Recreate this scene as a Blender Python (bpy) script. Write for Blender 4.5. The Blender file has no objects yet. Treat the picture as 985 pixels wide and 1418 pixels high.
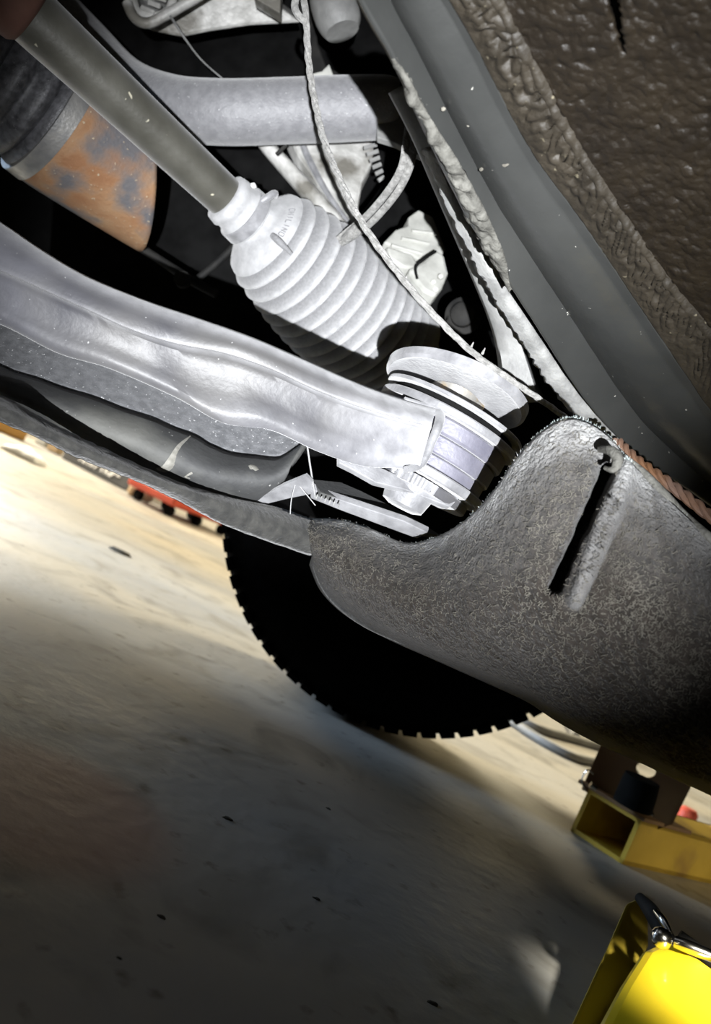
import bpy, bmesh, math, random
from mathutils import Vector, Matrix, noise
rnd = random.Random(7)
S = bpy.context.scene
COL = S.collection

# ---------------------------------------------------------------- camera
W, H, F = 985, 1418, 1100.0
ROLL = math.asin(0.42); PITCH = math.radians(2.1); CAMH = 0.236
fw = Vector((0, math.cos(PITCH), math.sin(PITCH)))
u0 = Vector((0, -math.sin(PITCH), math.cos(PITCH))); r0 = Vector((1, 0, 0))
RT = r0 * math.cos(ROLL) + u0 * math.sin(ROLL)
UP = u0 * math.cos(ROLL) - r0 * math.sin(ROLL)
CAM = Vector((0, 0, CAMH))
cd = bpy.data.cameras.new('camera'); cam = bpy.data.objects.new('camera', cd); COL.objects.link(cam)
cd.sensor_fit = 'VERTICAL'; cd.sensor_height = 36.0; cd.lens = F / H * 36.0
cd.clip_start = 0.01; cd.clip_end = 100
cd.dof.use_dof = True; cd.dof.focus_distance = 0.56; cd.dof.aperture_fstop = 8.0
M4 = Matrix.Identity(4)
for i in range(3):
    M4[i][0] = RT[i]; M4[i][1] = UP[i]; M4[i][2] = -fw[i]; M4[i][3] = CAM[i]
cam.matrix_world = M4
S.camera = cam

def P(px, py, d):
    return CAM + RT * ((px - W / 2) / F * d) - UP * ((py - H / 2) / F * d) + fw * d
def C3(x, y, z):            # right, down, forward in metres
    return CAM + RT * x - UP * y + fw * z
def DIR(x, y, z):
    return (RT * x - UP * y + fw * z).normalized()
def G(px, py, z=0.0):       # where a sight line meets the height z
    r = RT * ((px - W / 2) / F) - UP * ((py - H / 2) / F) + fw
    t = (z - CAM.z) / r.z
    return CAM + r * t

# ---------------------------------------------------------------- world, lights, exposure
w = bpy.data.worlds.new('garage_air'); S.world = w; w.use_nodes = True
w.node_tree.nodes['Background'].inputs[0].default_value = (0.75, 0.62, 0.42, 1)
w.node_tree.nodes['Background'].inputs[1].default_value = 0.012
S.view_settings.view_transform = 'Standard'; S.view_settings.look = 'None'
S.view_settings.exposure = 0.0; S.view_settings.gamma = 1.0
S.view_settings.use_curve_mapping = False

def light(name, kind, loc, target, energy, color, **kw):
    l = bpy.data.lights.new(name, kind); l.energy = energy; l.color = color
    for k, v in kw.items(): setattr(l, k, v)
    o = bpy.data.objects.new(name, l); COL.objects.link(o)
    o.location = loc
    o.rotation_euler = (Vector(target) - Vector(loc)).to_track_quat('-Z', 'Y').to_euler()
    return o
KL = 0.55
light('hand_torch_light', 'SPOT', C3(0.061 * KL, 0.404 * KL, -KL), P(495, 390, 0.70), 235, (0.95, 0.97, 1.0),
      spot_size=math.radians(31), spot_blend=1.0, shadow_soft_size=0.004)
light('garage_door_light', 'AREA', (-2.6, 3.9, 1.5), (0.0, 1.9, 0.0), 230, (1.0, 0.90, 0.72), shape='RECTANGLE', size=1.6, size_y=1.4)
light('ceiling_lamp_light', 'AREA', (1.2, 3.4, 2.5), (0.8, 2.4, 0.0), 130, (1.0, 0.86, 0.58), shape='RECTANGLE', size=1.6, size_y=0.5)
light('side_window_light', 'AREA', (-2.6, 1.6, 0.7), (-0.5, 1.45, 0.0), 9, (0.58, 0.76, 1.0), shape='RECTANGLE', size=0.7, size_y=0.5, spread=math.radians(32))
light('jack_fill_light', 'SPOT', (0.40, 0.10, 0.40), P(1020, 1425, 0.5), 85, (1.0, 0.95, 0.82),
      spot_size=math.radians(13), spot_blend=0.6, shadow_soft_size=0.03)  # added unseen fill that brightens the yellow jack
light('beam_fill_light', 'SPOT', (2.4, 0.3, 0.7), P(965, 1185, 1.15), 70, (1.0, 0.88, 0.62),
      spot_size=math.radians(11), spot_blend=0.6, shadow_soft_size=0.05)  # added unseen fill that brightens the right face of the beam

# ---------------------------------------------------------------- materials
def mat(name, c1, c2=None, rough=0.6, metal=0.0, scale=30, detail=6, lo=0.35, hi=0.65, bump=0.0, bscale=None, bdist=0.002,
        speck=None, sscale=400, sth=0.72, sheen=0.0, c3=None, s3=6, spec=0.5, coat=0.0, rvar=0.0, dust_and_light=None):
    m = bpy.data.materials.new(name); m.use_nodes = True
    nt = m.node_tree; N = nt.nodes; L = nt.links
    b = N['Principled BSDF']
    b.inputs['Roughness'].default_value = rough; b.inputs['Metallic'].default_value = metal
    b.inputs['Specular IOR Level'].default_value = spec
    if coat: b.inputs['Coat Weight'].default_value = coat
    if sheen:
        b.inputs['Sheen Weight'].default_value = sheen; b.inputs['Sheen Roughness'].default_value = 0.5
    tc = N.new('ShaderNodeTexCoord')
    def noise_ramp(sc, a, bb, det=detail):
        n = N.new('ShaderNodeTexNoise'); n.inputs['Scale'].default_value = sc; n.inputs['Detail'].default_value = det
        L.new(tc.outputs['Object'], n.inputs['Vector'])
        r = N.new('ShaderNodeMapRange'); r.inputs[1].default_value = a; r.inputs[2].default_value = bb
        L.new(n.outputs['Fac'], r.inputs[0]); return r.outputs[0], n
    def mix(fac, a, bcol):
        x = N.new('ShaderNodeMix'); x.data_type = 'RGBA'
        L.new(fac, x.inputs[0])
        if hasattr(a, 'links'): L.new(a, x.inputs[6])
        else: x.inputs[6].default_value = (*a, 1)
        x.inputs[7].default_value = (*bcol, 1)
        return x.outputs[2]
    c2 = c2 or c1
    f, n0 = noise_ramp(scale, lo, hi)
    col = mix(f, c1, c2)
    if c3:
        f3, _ = noise_ramp(s3, 0.5, 0.62, 4); col = mix(f3, col, c3)
    if speck:
        fs, _ = noise_ramp(sscale, sth, sth + 0.05, 2); col = mix(fs, col, speck)
    if dust_and_light:
        at = N.new('ShaderNodeAttribute'); at.attribute_name = 'dust_and_light'
        fd, _ = noise_ramp(90, 0.25, 0.75); mm = N.new('ShaderNodeMath'); mm.operation = 'MULTIPLY'; mm.use_clamp = True
        ad = N.new('ShaderNodeMath'); ad.operation = 'ADD'; ad.inputs[1].default_value = 0.55; L.new(fd, ad.inputs[0])
        L.new(at.outputs['Fac'], mm.inputs[0]); L.new(ad.outputs[0], mm.inputs[1]); col = mix(mm.outputs[0], col, dust_and_light)
    L.new(col, b.inputs['Base Color'])
    if rvar:
        r = N.new('ShaderNodeMapRange'); r.inputs[3].default_value = rough - rvar; r.inputs[4].default_value = rough + rvar
        L.new(n0.outputs['Fac'], r.inputs[0]); L.new(r.outputs[0], b.inputs['Roughness'])
    if bump:
        n = N.new('ShaderNodeTexNoise'); n.inputs['Scale'].default_value = bscale or scale * 3; n.inputs['Detail'].default_value = 8
        L.new(tc.outputs['Object'], n.inputs['Vector'])
        bp = N.new('ShaderNodeBump'); bp.inputs['Strength'].default_value = bump; bp.inputs['Distance'].default_value = bdist
        L.new(n.outputs['Fac'], bp.inputs['Height']); L.new(bp.outputs[0], b.inputs['Normal'])
    return m

MT = {}
MT['arm'] = mat('dusty_grey_steel', (0.042, 0.042, 0.049), (0.074, 0.074, 0.084), 0.5, 0.0, 26, bump=0.18, bscale=260, sheen=0.3, c3=(0.082, 0.08, 0.08), s3=7, speck=(0.36, 0.36, 0.36), sscale=330, sth=0.73, dust_and_light=(0.46, 0.46, 0.475))
MT['steel'] = mat('dusty_pale_steel', (0.17, 0.17, 0.178), (0.30, 0.30, 0.31), 0.5, 0.1, 70, bump=0.3, bscale=300, sheen=0.4)
MT['bar'] = mat('dusty_grey_tube_paint', (0.19, 0.19, 0.20), (0.25, 0.25, 0.26), 0.5, 0.0, 120, bump=0.4, bscale=420, sheen=0.5, speck=(0.65, 0.65, 0.65), sscale=420, sth=0.7)
MT['shaft'] = mat('dull_olive_shaft_paint', (0.046, 0.044, 0.034), (0.085, 0.082, 0.068), 0.45, 0.1, 24, bump=0.15, bscale=180, sheen=0.3, speck=(0.5, 0.47, 0.36), sscale=90, sth=0.71)
MT['boot'] = mat('dusty_grey_boot_rubber', (0.17, 0.17, 0.175), (0.23, 0.23, 0.235), 0.8, 0.0, 400, bump=0.3, bscale=700, sheen=0.3, bdist=0.001, dust_and_light=(0.50, 0.50, 0.505))
MT['boot_black'] = mat('black_boot_rubber', (0.045, 0.045, 0.048), (0.11, 0.11, 0.118), 0.36, 0.0, 160, bump=0.5, bscale=900, bdist=0.001, speck=(0.35, 0.35, 0.35), sscale=800, sth=0.70)
MT['clamp'] = mat('grey_band_clamp', (0.22, 0.22, 0.22), (0.36, 0.35, 0.33), 0.4, 0.5, 60, bump=0.2, bscale=300)
MT['rust'] = mat('orange_rust', (0.27, 0.13, 0.06), (0.37, 0.23, 0.125), 0.75, 0.0, 28, bump=0.5, bscale=260, c3=(0.12, 0.115, 0.12), s3=14, speck=(0.45, 0.37, 0.26), sscale=260, sth=0.68)
MT['finger_red'] = mat('red_brown_finger', (0.085, 0.036, 0.024), (0.12, 0.055, 0.038), 0.8, 0.0, 30, bump=0.4)
MT['panel'] = mat('dark_grey_underbody_paint', (0.029, 0.030, 0.029), (0.042, 0.043, 0.041), 0.34, 0.0, 12, bump=0.12, bscale=420, bdist=0.001, speck=(0.45, 0.44, 0.40), sscale=260, sth=0.745)
MT['sealer'] = mat('brown_seam_sealer', (0.021, 0.0165, 0.0105), (0.036, 0.029, 0.0195), 0.6, 0.0, 40, bump=0.6, bscale=200, speck=(0.16, 0.14, 0.095), sscale=200, sth=0.7)
MT['under'] = mat('brown_black_undercoating', (0.0105, 0.0075, 0.0045), (0.018, 0.013, 0.0075), 0.45, 0.0, 30, bump=0.7, bscale=130, bdist=0.003)
MT['flange'] = mat('dirty_grey_flange', (0.16, 0.16, 0.155), (0.30, 0.30, 0.29), 0.7, 0.0, 60, bump=0.6, bscale=300, sheen=0.3)
MT['torn'] = mat('torn_dusty_sealer', (0.06, 0.058, 0.05), (0.15, 0.147, 0.13), 0.8, 0.0, 90, bump=0.8, bscale=350)
MT['felt'] = mat('dark_grey_felt', (0.020, 0.017, 0.014), (0.038, 0.032, 0.027), 0.95, 0.0, 160, bump=0.9, bscale=420, bdist=0.003, sheen=0.12, spec=0.1, dust_and_light=(0.34, 0.34, 0.335))
MT['fibre'] = mat('pale_felt_fibre', (0.11, 0.102, 0.085), (0.22, 0.207, 0.175), 0.8, 0.0, 30, spec=0.3)
MT['lip'] = mat('dusty_black_plastic', (0.022, 0.022, 0.0205), (0.052, 0.051, 0.046), 0.8, 0.0, 120, bump=0.6, bscale=360, sheen=0.3)
MT['skin'] = mat('dark_grey_shield_skin', (0.042, 0.043, 0.044), (0.065, 0.066, 0.066), 0.7, 0.0, 30, bump=0.25, bscale=300, c3=(0.13, 0.13, 0.12), s3=10, speck=(0.4, 0.4, 0.38), sscale=260, sth=0.73)
MT['sub'] = mat('light_grey_subframe_paint', (0.10, 0.103, 0.11), (0.165, 0.168, 0.177), 0.6, 0.0, 160, bump=0.6, bscale=420, sheen=0.3, speck=(0.7, 0.7, 0.7), sscale=500, sth=0.68)
MT['alloy'] = mat('cast_aluminium', (0.46, 0.455, 0.43), (0.74, 0.73, 0.70), 0.5, 0.1, 45, bump=0.6, bscale=160, c3=(0.2, 0.19, 0.165), s3=16)
MT['mid'] = mat('grey_casting_paint', (0.20, 0.20, 0.195), (0.30, 0.30, 0.29), 0.55, 0.0, 40, bump=0.3, bscale=240)
MT['black'] = mat('matt_black_plastic', (0.004, 0.004, 0.004), (0.009, 0.009, 0.009), 0.9, 0.0, 30, spec=0.1)
MT['dim'] = mat('dull_black_metal', (0.012, 0.012, 0.012), (0.028, 0.027, 0.025), 0.7, 0.0, 40, spec=0.2)  # even near-black tone for dark metal parts
MT['tyre'] = mat('black_tyre_rubber', (0.0025, 0.0025, 0.0025), (0.004, 0.004, 0.004), 0.9, 0.0, 60, bump=0.2, spec=0.03)
MT['cable'] = mat('dusty_cable_sheath', (0.17, 0.167, 0.157), (0.32, 0.314, 0.30), 0.8, 0.0, 260, bump=0.9, bscale=600, sheen=0.2)
MT['copper'] = mat('rusty_twisted_wire', (0.16, 0.10, 0.075), (0.19, 0.085, 0.03), 0.6, 0.1, 25, bump=0.5)
MT['bushing'] = mat('lilac_grey_bushing', (0.12, 0.118, 0.15), (0.19, 0.186, 0.225), 0.5, 0.1, 50, bump=0.25, bscale=300, sheen=0.3)
MT['bolt'] = mat('rust_tinged_bolt', (0.26, 0.25, 0.23), (0.36, 0.26, 0.14), 0.5, 0.3, 60, bump=0.3, lo=0.5, hi=0.68)
MT['dirt'] = mat('pale_dried_dirt', (0.20, 0.195, 0.17), (0.30, 0.29, 0.26), 0.9, 0.0, 200)
MT['fuzz'] = mat('pale_rim_fuzz', (0.36, 0.36, 0.35), (0.48, 0.55, 0.54), 0.8)
MT['straw'] = mat('thin_pale_strand', (0.3, 0.3, 0.3), None, 0.5)
MT['white_plastic'] = mat('grubby_white_plastic', (0.38, 0.38, 0.35), (0.56, 0.56, 0.52), 0.6, 0.0, 40, bump=0.3)
MT['yellow'] = mat('yellow_lift_paint', (0.50, 0.33, 0.03), (0.62, 0.42, 0.05), 0.45, 0.0, 14, c3=(0.36, 0.22, 0.04), s3=9)
MT['yellow_bright'] = mat('bright_yellow_gloss_paint', (0.86, 0.62, 0.02), (0.90, 0.70, 0.03), 0.28, 0.0, 8, coat=0.5)
MT['olive'] = mat('shaded_yellow_paint', (0.30, 0.22, 0.02), (0.36, 0.27, 0.03), 0.6, 0.0, 10)  # the jack's yellow with its side shade put into the colour
MT['brown_plate'] = mat('shaded_yellow_plate', (0.16, 0.08, 0.03), (0.22, 0.12, 0.04), 0.6, 0.0, 12)  # yellow paint darkened to brown, its shade put into the colour
MT['chrome'] = mat('worn_chrome', (0.75, 0.74, 0.70), (0.6, 0.6, 0.58), 0.2, 1.0, 40)
MT['red'] = mat('red_enamel', (0.50, 0.06, 0.03), (0.58, 0.09, 0.05), 0.4, 0.0, 10)
MT['hose'] = mat('grey_air_hose', (0.20, 0.20, 0.19), (0.28, 0.28, 0.27), 0.5, 0.0, 20)
MT['wall'] = mat('pale_wall_paint', (0.56, 0.51, 0.38), (0.63, 0.58, 0.45), 0.9, 0.0, 2)
MT['orange'] = mat('amber_box_card', (0.42, 0.23, 0.06), (0.5, 0.28, 0.08), 0.7, 0.0, 12)
MT['char'] = mat('charcoal_case_plastic', (0.05, 0.052, 0.055), (0.075, 0.076, 0.08), 0.5, 0.0, 12)
MT['tan'] = mat('tan_wood', (0.32, 0.22, 0.12), (0.45, 0.33, 0.2), 0.6, 0.0, 12)
MT['cream'] = mat('cream_plastic', (0.62, 0.58, 0.46), (0.7, 0.66, 0.55), 0.5, 0.0, 12)
MT['white'] = mat('white_paint_mark', (0.75, 0.75, 0.75), None, 0.6)
MT['debris'] = mat('dark_floor_crumb', (0.02, 0.017, 0.012), (0.04, 0.034, 0.022), 0.9, 0.0, 50)

def floor_mat():
    m = bpy.data.materials.new('stained_concrete'); m.use_nodes = True
    nt = m.node_tree; N = nt.nodes; L = nt.links; b = N['Principled BSDF']
    tc = N.new('ShaderNodeTexCoord')
    def nz(sc, det, a, bb, stretch=None, dist=0):
        n = N.new('ShaderNodeTexNoise'); n.inputs['Scale'].default_value = sc; n.inputs['Detail'].default_value = det
        n.inputs['Distortion'].default_value = dist
        src = tc.outputs['Object']
        if stretch:
            mp = N.new('ShaderNodeMapping'); mp.inputs['Scale'].default_value = stretch; L.new(src, mp.inputs[0]); src = mp.outputs[0]
        L.new(src, n.inputs['Vector'])
        r = N.new('ShaderNodeMapRange'); r.inputs[1].default_value = a; r.inputs[2].default_value = bb
        L.new(n.outputs['Fac'], r.inputs[0]); return r.outputs[0]
    def mix(f, a, c):
        x = N.new('ShaderNodeMix'); x.data_type = 'RGBA'; L.new(f, x.inputs[0])
        if hasattr(a, 'links'): L.new(a, x.inputs[6])
        else: x.inputs[6].default_value = (*a, 1)
        x.inputs[7].default_value = (*c, 1); return x.outputs[2]
    col = mix(nz(1.6, 8, 0.36, 0.60, (0.6, 1.5, 1.0)), (0.40, 0.365, 0.30), (0.27, 0.27, 0.265))
    col = mix(nz(9, 8, 0.52, 0.72, None, 1.0), col, (0.18, 0.17, 0.15))
    col = mix(nz(40, 4, 0.62, 0.75), col, (0.14, 0.125, 0.10))
    # soft red patch added in place of a blurred finger by the lens
    ctr = G(60, 1110)
    v = N.new('ShaderNodeVectorMath'); v.operation = 'DISTANCE'; v.inputs[1].default_value = ctr
    L.new(tc.outputs['Object'], v.inputs[0])
    r = N.new('ShaderNodeMapRange'); r.interpolation_type = 'SMOOTHERSTEP'
    r.inputs[1].default_value = 0.055; r.inputs[2].default_value = 0.115; r.inputs[3].default_value = 0.6; r.inputs[4].default_value = 0.0
    L.new(v.outputs['Value'], r.inputs[0])
    col = mix(r.outputs[0], col, (0.36, 0.20, 0.15))
    L.new(col, b.inputs['Base Color'])
    rr = N.new('ShaderNodeMapRange'); rr.inputs[3].default_value = 0.32; rr.inputs[4].default_value = 0.62
    L.new(nz(3.0, 6, 0.3, 0.7), rr.inputs[0]); L.new(rr.outputs[0], b.inputs['Roughness'])
    n = N.new('ShaderNodeTexNoise'); n.inputs['Scale'].default_value = 55; n.inputs['Detail'].default_value = 8
    L.new(tc.outputs['Object'], n.inputs['Vector'])
    bp = N.new('ShaderNodeBump'); bp.inputs['Strength'].default_value = 0.25; bp.inputs['Distance'].default_value = 0.004
    L.new(n.outputs['Fac'], bp.inputs['Height']); L.new(bp.outputs[0], b.inputs['Normal'])
    return m
MT['floor'] = floor_mat()

# ---------------------------------------------------------------- helpers
def tag(o, label=None, cat=None, group=None, kind=None):
    if label: o['label'] = label
    if cat: o['category'] = cat
    if group: o['group'] = group
    if kind: o['kind'] = kind
    return o
def root(name, loc, label, cat, group=None):
    o = bpy.data.objects.new(name, None); COL.objects.link(o); o.location = loc; o.empty_display_size = 0.05
    return tag(o, label, cat, group)
def wloc(o):
    v = Vector((0, 0, 0))
    while o: v += Vector(o.location); o = o.parent
    return v
def mesh(name, verts, faces, m, parent=None, smooth=True, angle=40, loc=None):
    """verts are in world space; the object's origin goes to loc (or the parent's origin)"""
    base = wloc(parent) if parent else (Vector(loc) if loc is not None else sum((Vector(v) for v in verts), Vector()) / len(verts))
    me = bpy.data.meshes.new(name)
    me.from_pydata([tuple(Vector(v) - base) for v in verts], [], faces); me.validate()
    bm = bmesh.new(); bm.from_mesh(me); bmesh.ops.recalc_face_normals(bm, faces=bm.faces); bm.to_mesh(me); bm.free()
    me.materials.append(m)
    if smooth:
        me.polygons.foreach_set('use_smooth', [True] * len(me.polygons)); me.set_sharp_from_angle(angle=math.radians(angle))
    o = bpy.data.objects.new(name, me); COL.objects.link(o)
    if parent: o.parent = parent
    else: o.location = base
    return o
def cr(pts, n):
    """catmull-rom through tuples, n samples in all"""
    pts = [tuple(p) for p in pts]; k = len(pts) - 1; out = []
    for i in range(n):
        t = i / (n - 1) * k; j = min(int(t), k - 1); f = t - j
        a, b, c, d = pts[max(j - 1, 0)], pts[j], pts[j + 1], pts[min(j + 2, k)]
        out.append(tuple(0.5 * (2 * b[q] + (c[q] - a[q]) * f + (2 * a[q] - 5 * b[q] + 4 * c[q] - d[q]) * f * f + (3 * b[q] - a[q] - 3 * c[q] + d[q]) * f ** 3) for q in range(len(b))))
    return out
def grid(name, rows, m, parent=None, thick=0.0, smooth=True, angle=60, off=0.0, closed=False):
    n = len(rows[0]); vs = [p for r in rows for p in r]; fs = []
    for i in range(len(rows) - 1):
        for j in range(n if closed else n - 1):
            k = (j + 1) % n
            fs.append((i * n + j, i * n + k, (i + 1) * n + k, (i + 1) * n + j))
    if closed:
        fs.append(tuple(range(n))); fs.append(tuple((len(rows) - 1) * n + j for j in range(n)))
    o = mesh(name, vs, fs, m, parent, smooth, angle)
    if thick:
        s = o.modifiers.new('thickness', 'SOLIDIFY'); s.thickness = thick; s.offset = off
    return o
def tubegeo(pts, radii, seg=14, cap=True, flat=1.0, flatdir=None):
    pts = [Vector(p) for p in pts]; n = len(pts); vs = []; fs = []
    ref = None
    for i, p in enumerate(pts):
        t = (pts[min(i + 1, n - 1)] - pts[max(i - 1, 0)]).normalized()
        if ref is None:
            ref = Vector(flatdir) if flatdir is not None else (Vector((0, 0, 1)) if abs(t.z) < 0.9 else Vector((1, 0, 0)))
        a = (ref - t * ref.dot(t)).normalized(); b = t.cross(a); ref = a
        r = radii[i] if hasattr(radii, '__len__') else radii
        for k in range(seg):
            an = 2 * math.pi * k / seg
            vs.append(p + a * (math.cos(an) * r * flat) + b * (math.sin(an) * r))
    for i in range(n - 1):
        for k in range(seg):
            q = (k + 1) % seg
            fs.append((i * seg + k, i * seg + q, (i + 1) * seg + q, (i + 1) * seg + k))
    if cap: fs += [tuple(range(seg)), tuple((n - 1) * seg + k for k in range(seg))]
    return vs, fs
def tube(name, pts4, m, parent=None, n=40, seg=16, flat=1.0, flatdir=None, smooth=True):
    """pts4: (px, py, depth, radius in px)"""
    c = cr(pts4, n)
    v, f = tubegeo([P(a, b, d) for a, b, d, r in c], [r * d / F for a, b, d, r in c], seg, True, flat, flatdir)
    return mesh(name, v, f, m, parent, smooth, 50)
def lathe(name, base, axis, prof, m, parent=None, seg=48, angle=35, cap=True, rfun=None):
    axis = Vector(axis).normalized()
    a = axis.orthogonal().normalized(); b = axis.cross(a); vs = []; fs = []
    for (s, r) in prof:
        for k in range(seg):
            an = 2 * math.pi * k / seg
            rr = r * (rfun(an, s) if rfun else 1)
            vs.append(base + axis * s + a * (math.cos(an) * rr) + b * (math.sin(an) * rr))
    for i in range(len(prof) - 1):
        for k in range(seg):
            q = (k + 1) % seg
            fs.append((i * seg + k, i * seg + q, (i + 1) * seg + q, (i + 1) * seg + k))
    if cap: fs += [tuple(range(seg)), tuple((len(prof) - 1) * seg + k for k in range(seg))]
    return mesh(name, vs, fs, m, parent, True, angle)
def prism(name, front, m, parent=None, depth=0.01, dirv=None, bevel=0.0, smooth=False):
    """front: world points of one face, pushed back by depth along dirv"""
    front = [Vector(p) for p in front]; n = len(front)
    if dirv is None:
        nn = Vector()
        for i in range(n): nn += (front[i] - front[0]).cross(front[(i + 1) % n] - front[0])
        nn.normalize(); ctr = sum(front, Vector()) / n
        if nn.dot(ctr - CAM) < 0: nn = -nn
        dirv = nn
    dirv = Vector(dirv).normalized() * depth
    vs = front + [p + dirv for p in front]
    fs = [tuple(range(n)), tuple(range(n, 2 * n))] + [(i, (i + 1) % n, n + (i + 1) % n, n + i) for i in range(n)]
    o = mesh(name, vs, fs, m, parent, smooth, 40)
    if bevel:
        b = o.modifiers.new('round', 'BEVEL'); b.width = bevel; b.segments = 2; b.limit_method = 'ANGLE'
    return o
def poly(px, d):
    return [P(x, y, d if not hasattr(d, '__call__') else d(x, y)) for x, y in px]
def pd(a, b, c):
    """depth of a true plane through three (px,py,d) anchors"""
    M = Matrix(((1, a[0], a[1]), (1, b[0], b[1]), (1, c[0], c[1]))); k = M.inverted() @ Vector((1 / a[2], 1 / b[2], 1 / c[2]))
    return lambda x, y: 1.0 / max(0.2, k[0] + k[1] * x + k[2] * y)
def box(name, ctr, sx, sy, sz, m, parent=None, rz=0.0, bevel=0.0):
    c, s = math.cos(rz), math.sin(rz); vs = []
    for z in (-sz, sz):
        for x, y in ((-sx, -sy), (sx, -sy), (sx, sy), (-sx, sy)):
            vs.append(Vector(ctr) + Vector((x * c - y * s, x * s + y * c, z)) * 0.5)
    o = mesh(name, vs, [(0, 1, 2, 3), (4, 5, 6, 7), (0, 1, 5, 4), (1, 2, 6, 5), (2, 3, 7, 6), (3, 0, 4, 7)], m, parent, False)
    if bevel:
        b = o.modifiers.new('round', 'BEVEL'); b.width = bevel; b.segments = 2
    return o
def fbm(p, sc, oc=4):
    return noise.fractal(Vector(p) * sc, 0.9, 2.0, oc)

def add_dust_and_light(o, vals):
    a = o.data.attributes.new('dust_and_light', 'FLOAT', 'POINT'); a.data.foreach_set('value', vals)

# ---------------------------------------------------------------- setting
def setting():
    fl = mesh('floor', [(-5, -2.5, 0), (5, -2.5, 0), (5, 5, 0), (-5, 5, 0)], [(0, 1, 2, 3)], MT['floor'], None, False, loc=(0, 0, 0))
    tag(fl, 'stained bare concrete garage floor', kind='structure')
    wb = box('wall_back', (0, 5.05, 1.5), 10, 0.1, 3.0, MT['wall']); tag(wb, 'pale painted wall at the far side of the garage', kind='structure')
setting()

# the car's own body over everything: it shades the floor
def car_body():
    r = root('car_body', (0.2, 0.5, 0.75), 'dark car body closing off the space above the suspension', 'car body')
    box('body_floor', (0.2, 0.45, 1.02), 3.6, 1.94, 0.06, MT['black'], r)
    box('sill', (1.15, 1.40, 0.61), 1.3, 0.06, 0.76, MT['black'], r)
    box('front_wing', (-0.91, 1.40, 0.615), 1.38, 0.06, 0.75, MT['black'], r)
    # curved inner wheel arch: a wall behind the suspension that bends up into the body
    rows = []
    for i in range(13):
        t = i / 12; y = 1.115 + 0.04 * t * t; z = 0.245 + 0.74 * t
        rows.append([Vector((-1.5 + 2.9 * j / 20, y + 0.008 * math.sin(j * 1.3), z)) for j in range(21)])
    grid('wheel_arch_liner', rows, MT['black'], r, 0.006)
car_body()

# ---------------------------------------------------------------- underbody panel (upper right)
PPL = pd((490, 0, 0.40), (850, 580, 0.66), (900, 50, 0.36))
def curves_between(a, b, n, k):
    A = cr(a, n); B = cr(b, n)
    return A, B
EDGE = [(470, -60), (497, 0), (545, 85), (600, 205), (650, 305), (700, 385), (750, 462), (800, 540), (850, 600), (905, 645), (960, 682), (1040, 740)]
CREASE = [(520, -60), (540, 0), (585, 85), (640, 195), (690, 285), (737, 360), (790, 440), (842, 520), (890, 585), (940, 635), (985, 672), (1060, 720)]
SEAL0 = [(585, -60), (628, 0), (665, 65), (705, 145), (745, 215), (794, 282), (838, 345), (878, 405), (916, 462), (955, 520), (995, 575), (1080, 650)]
SEAL1 = [(660, -60), (697, 0), (730, 60), (765, 125), (800, 190), (838, 250), (875, 305), (912, 360), (950, 410), (990, 455), (1030, 500), (1110, 570)]
FAR = [(1420, -60), (1420, 0), (1420, 50), (1420, 100), (1425, 150), (1425, 200), (1430, 250), (1435, 300), (1440, 350), (1445, 400), (1450, 450), (1470, 500)]
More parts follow.
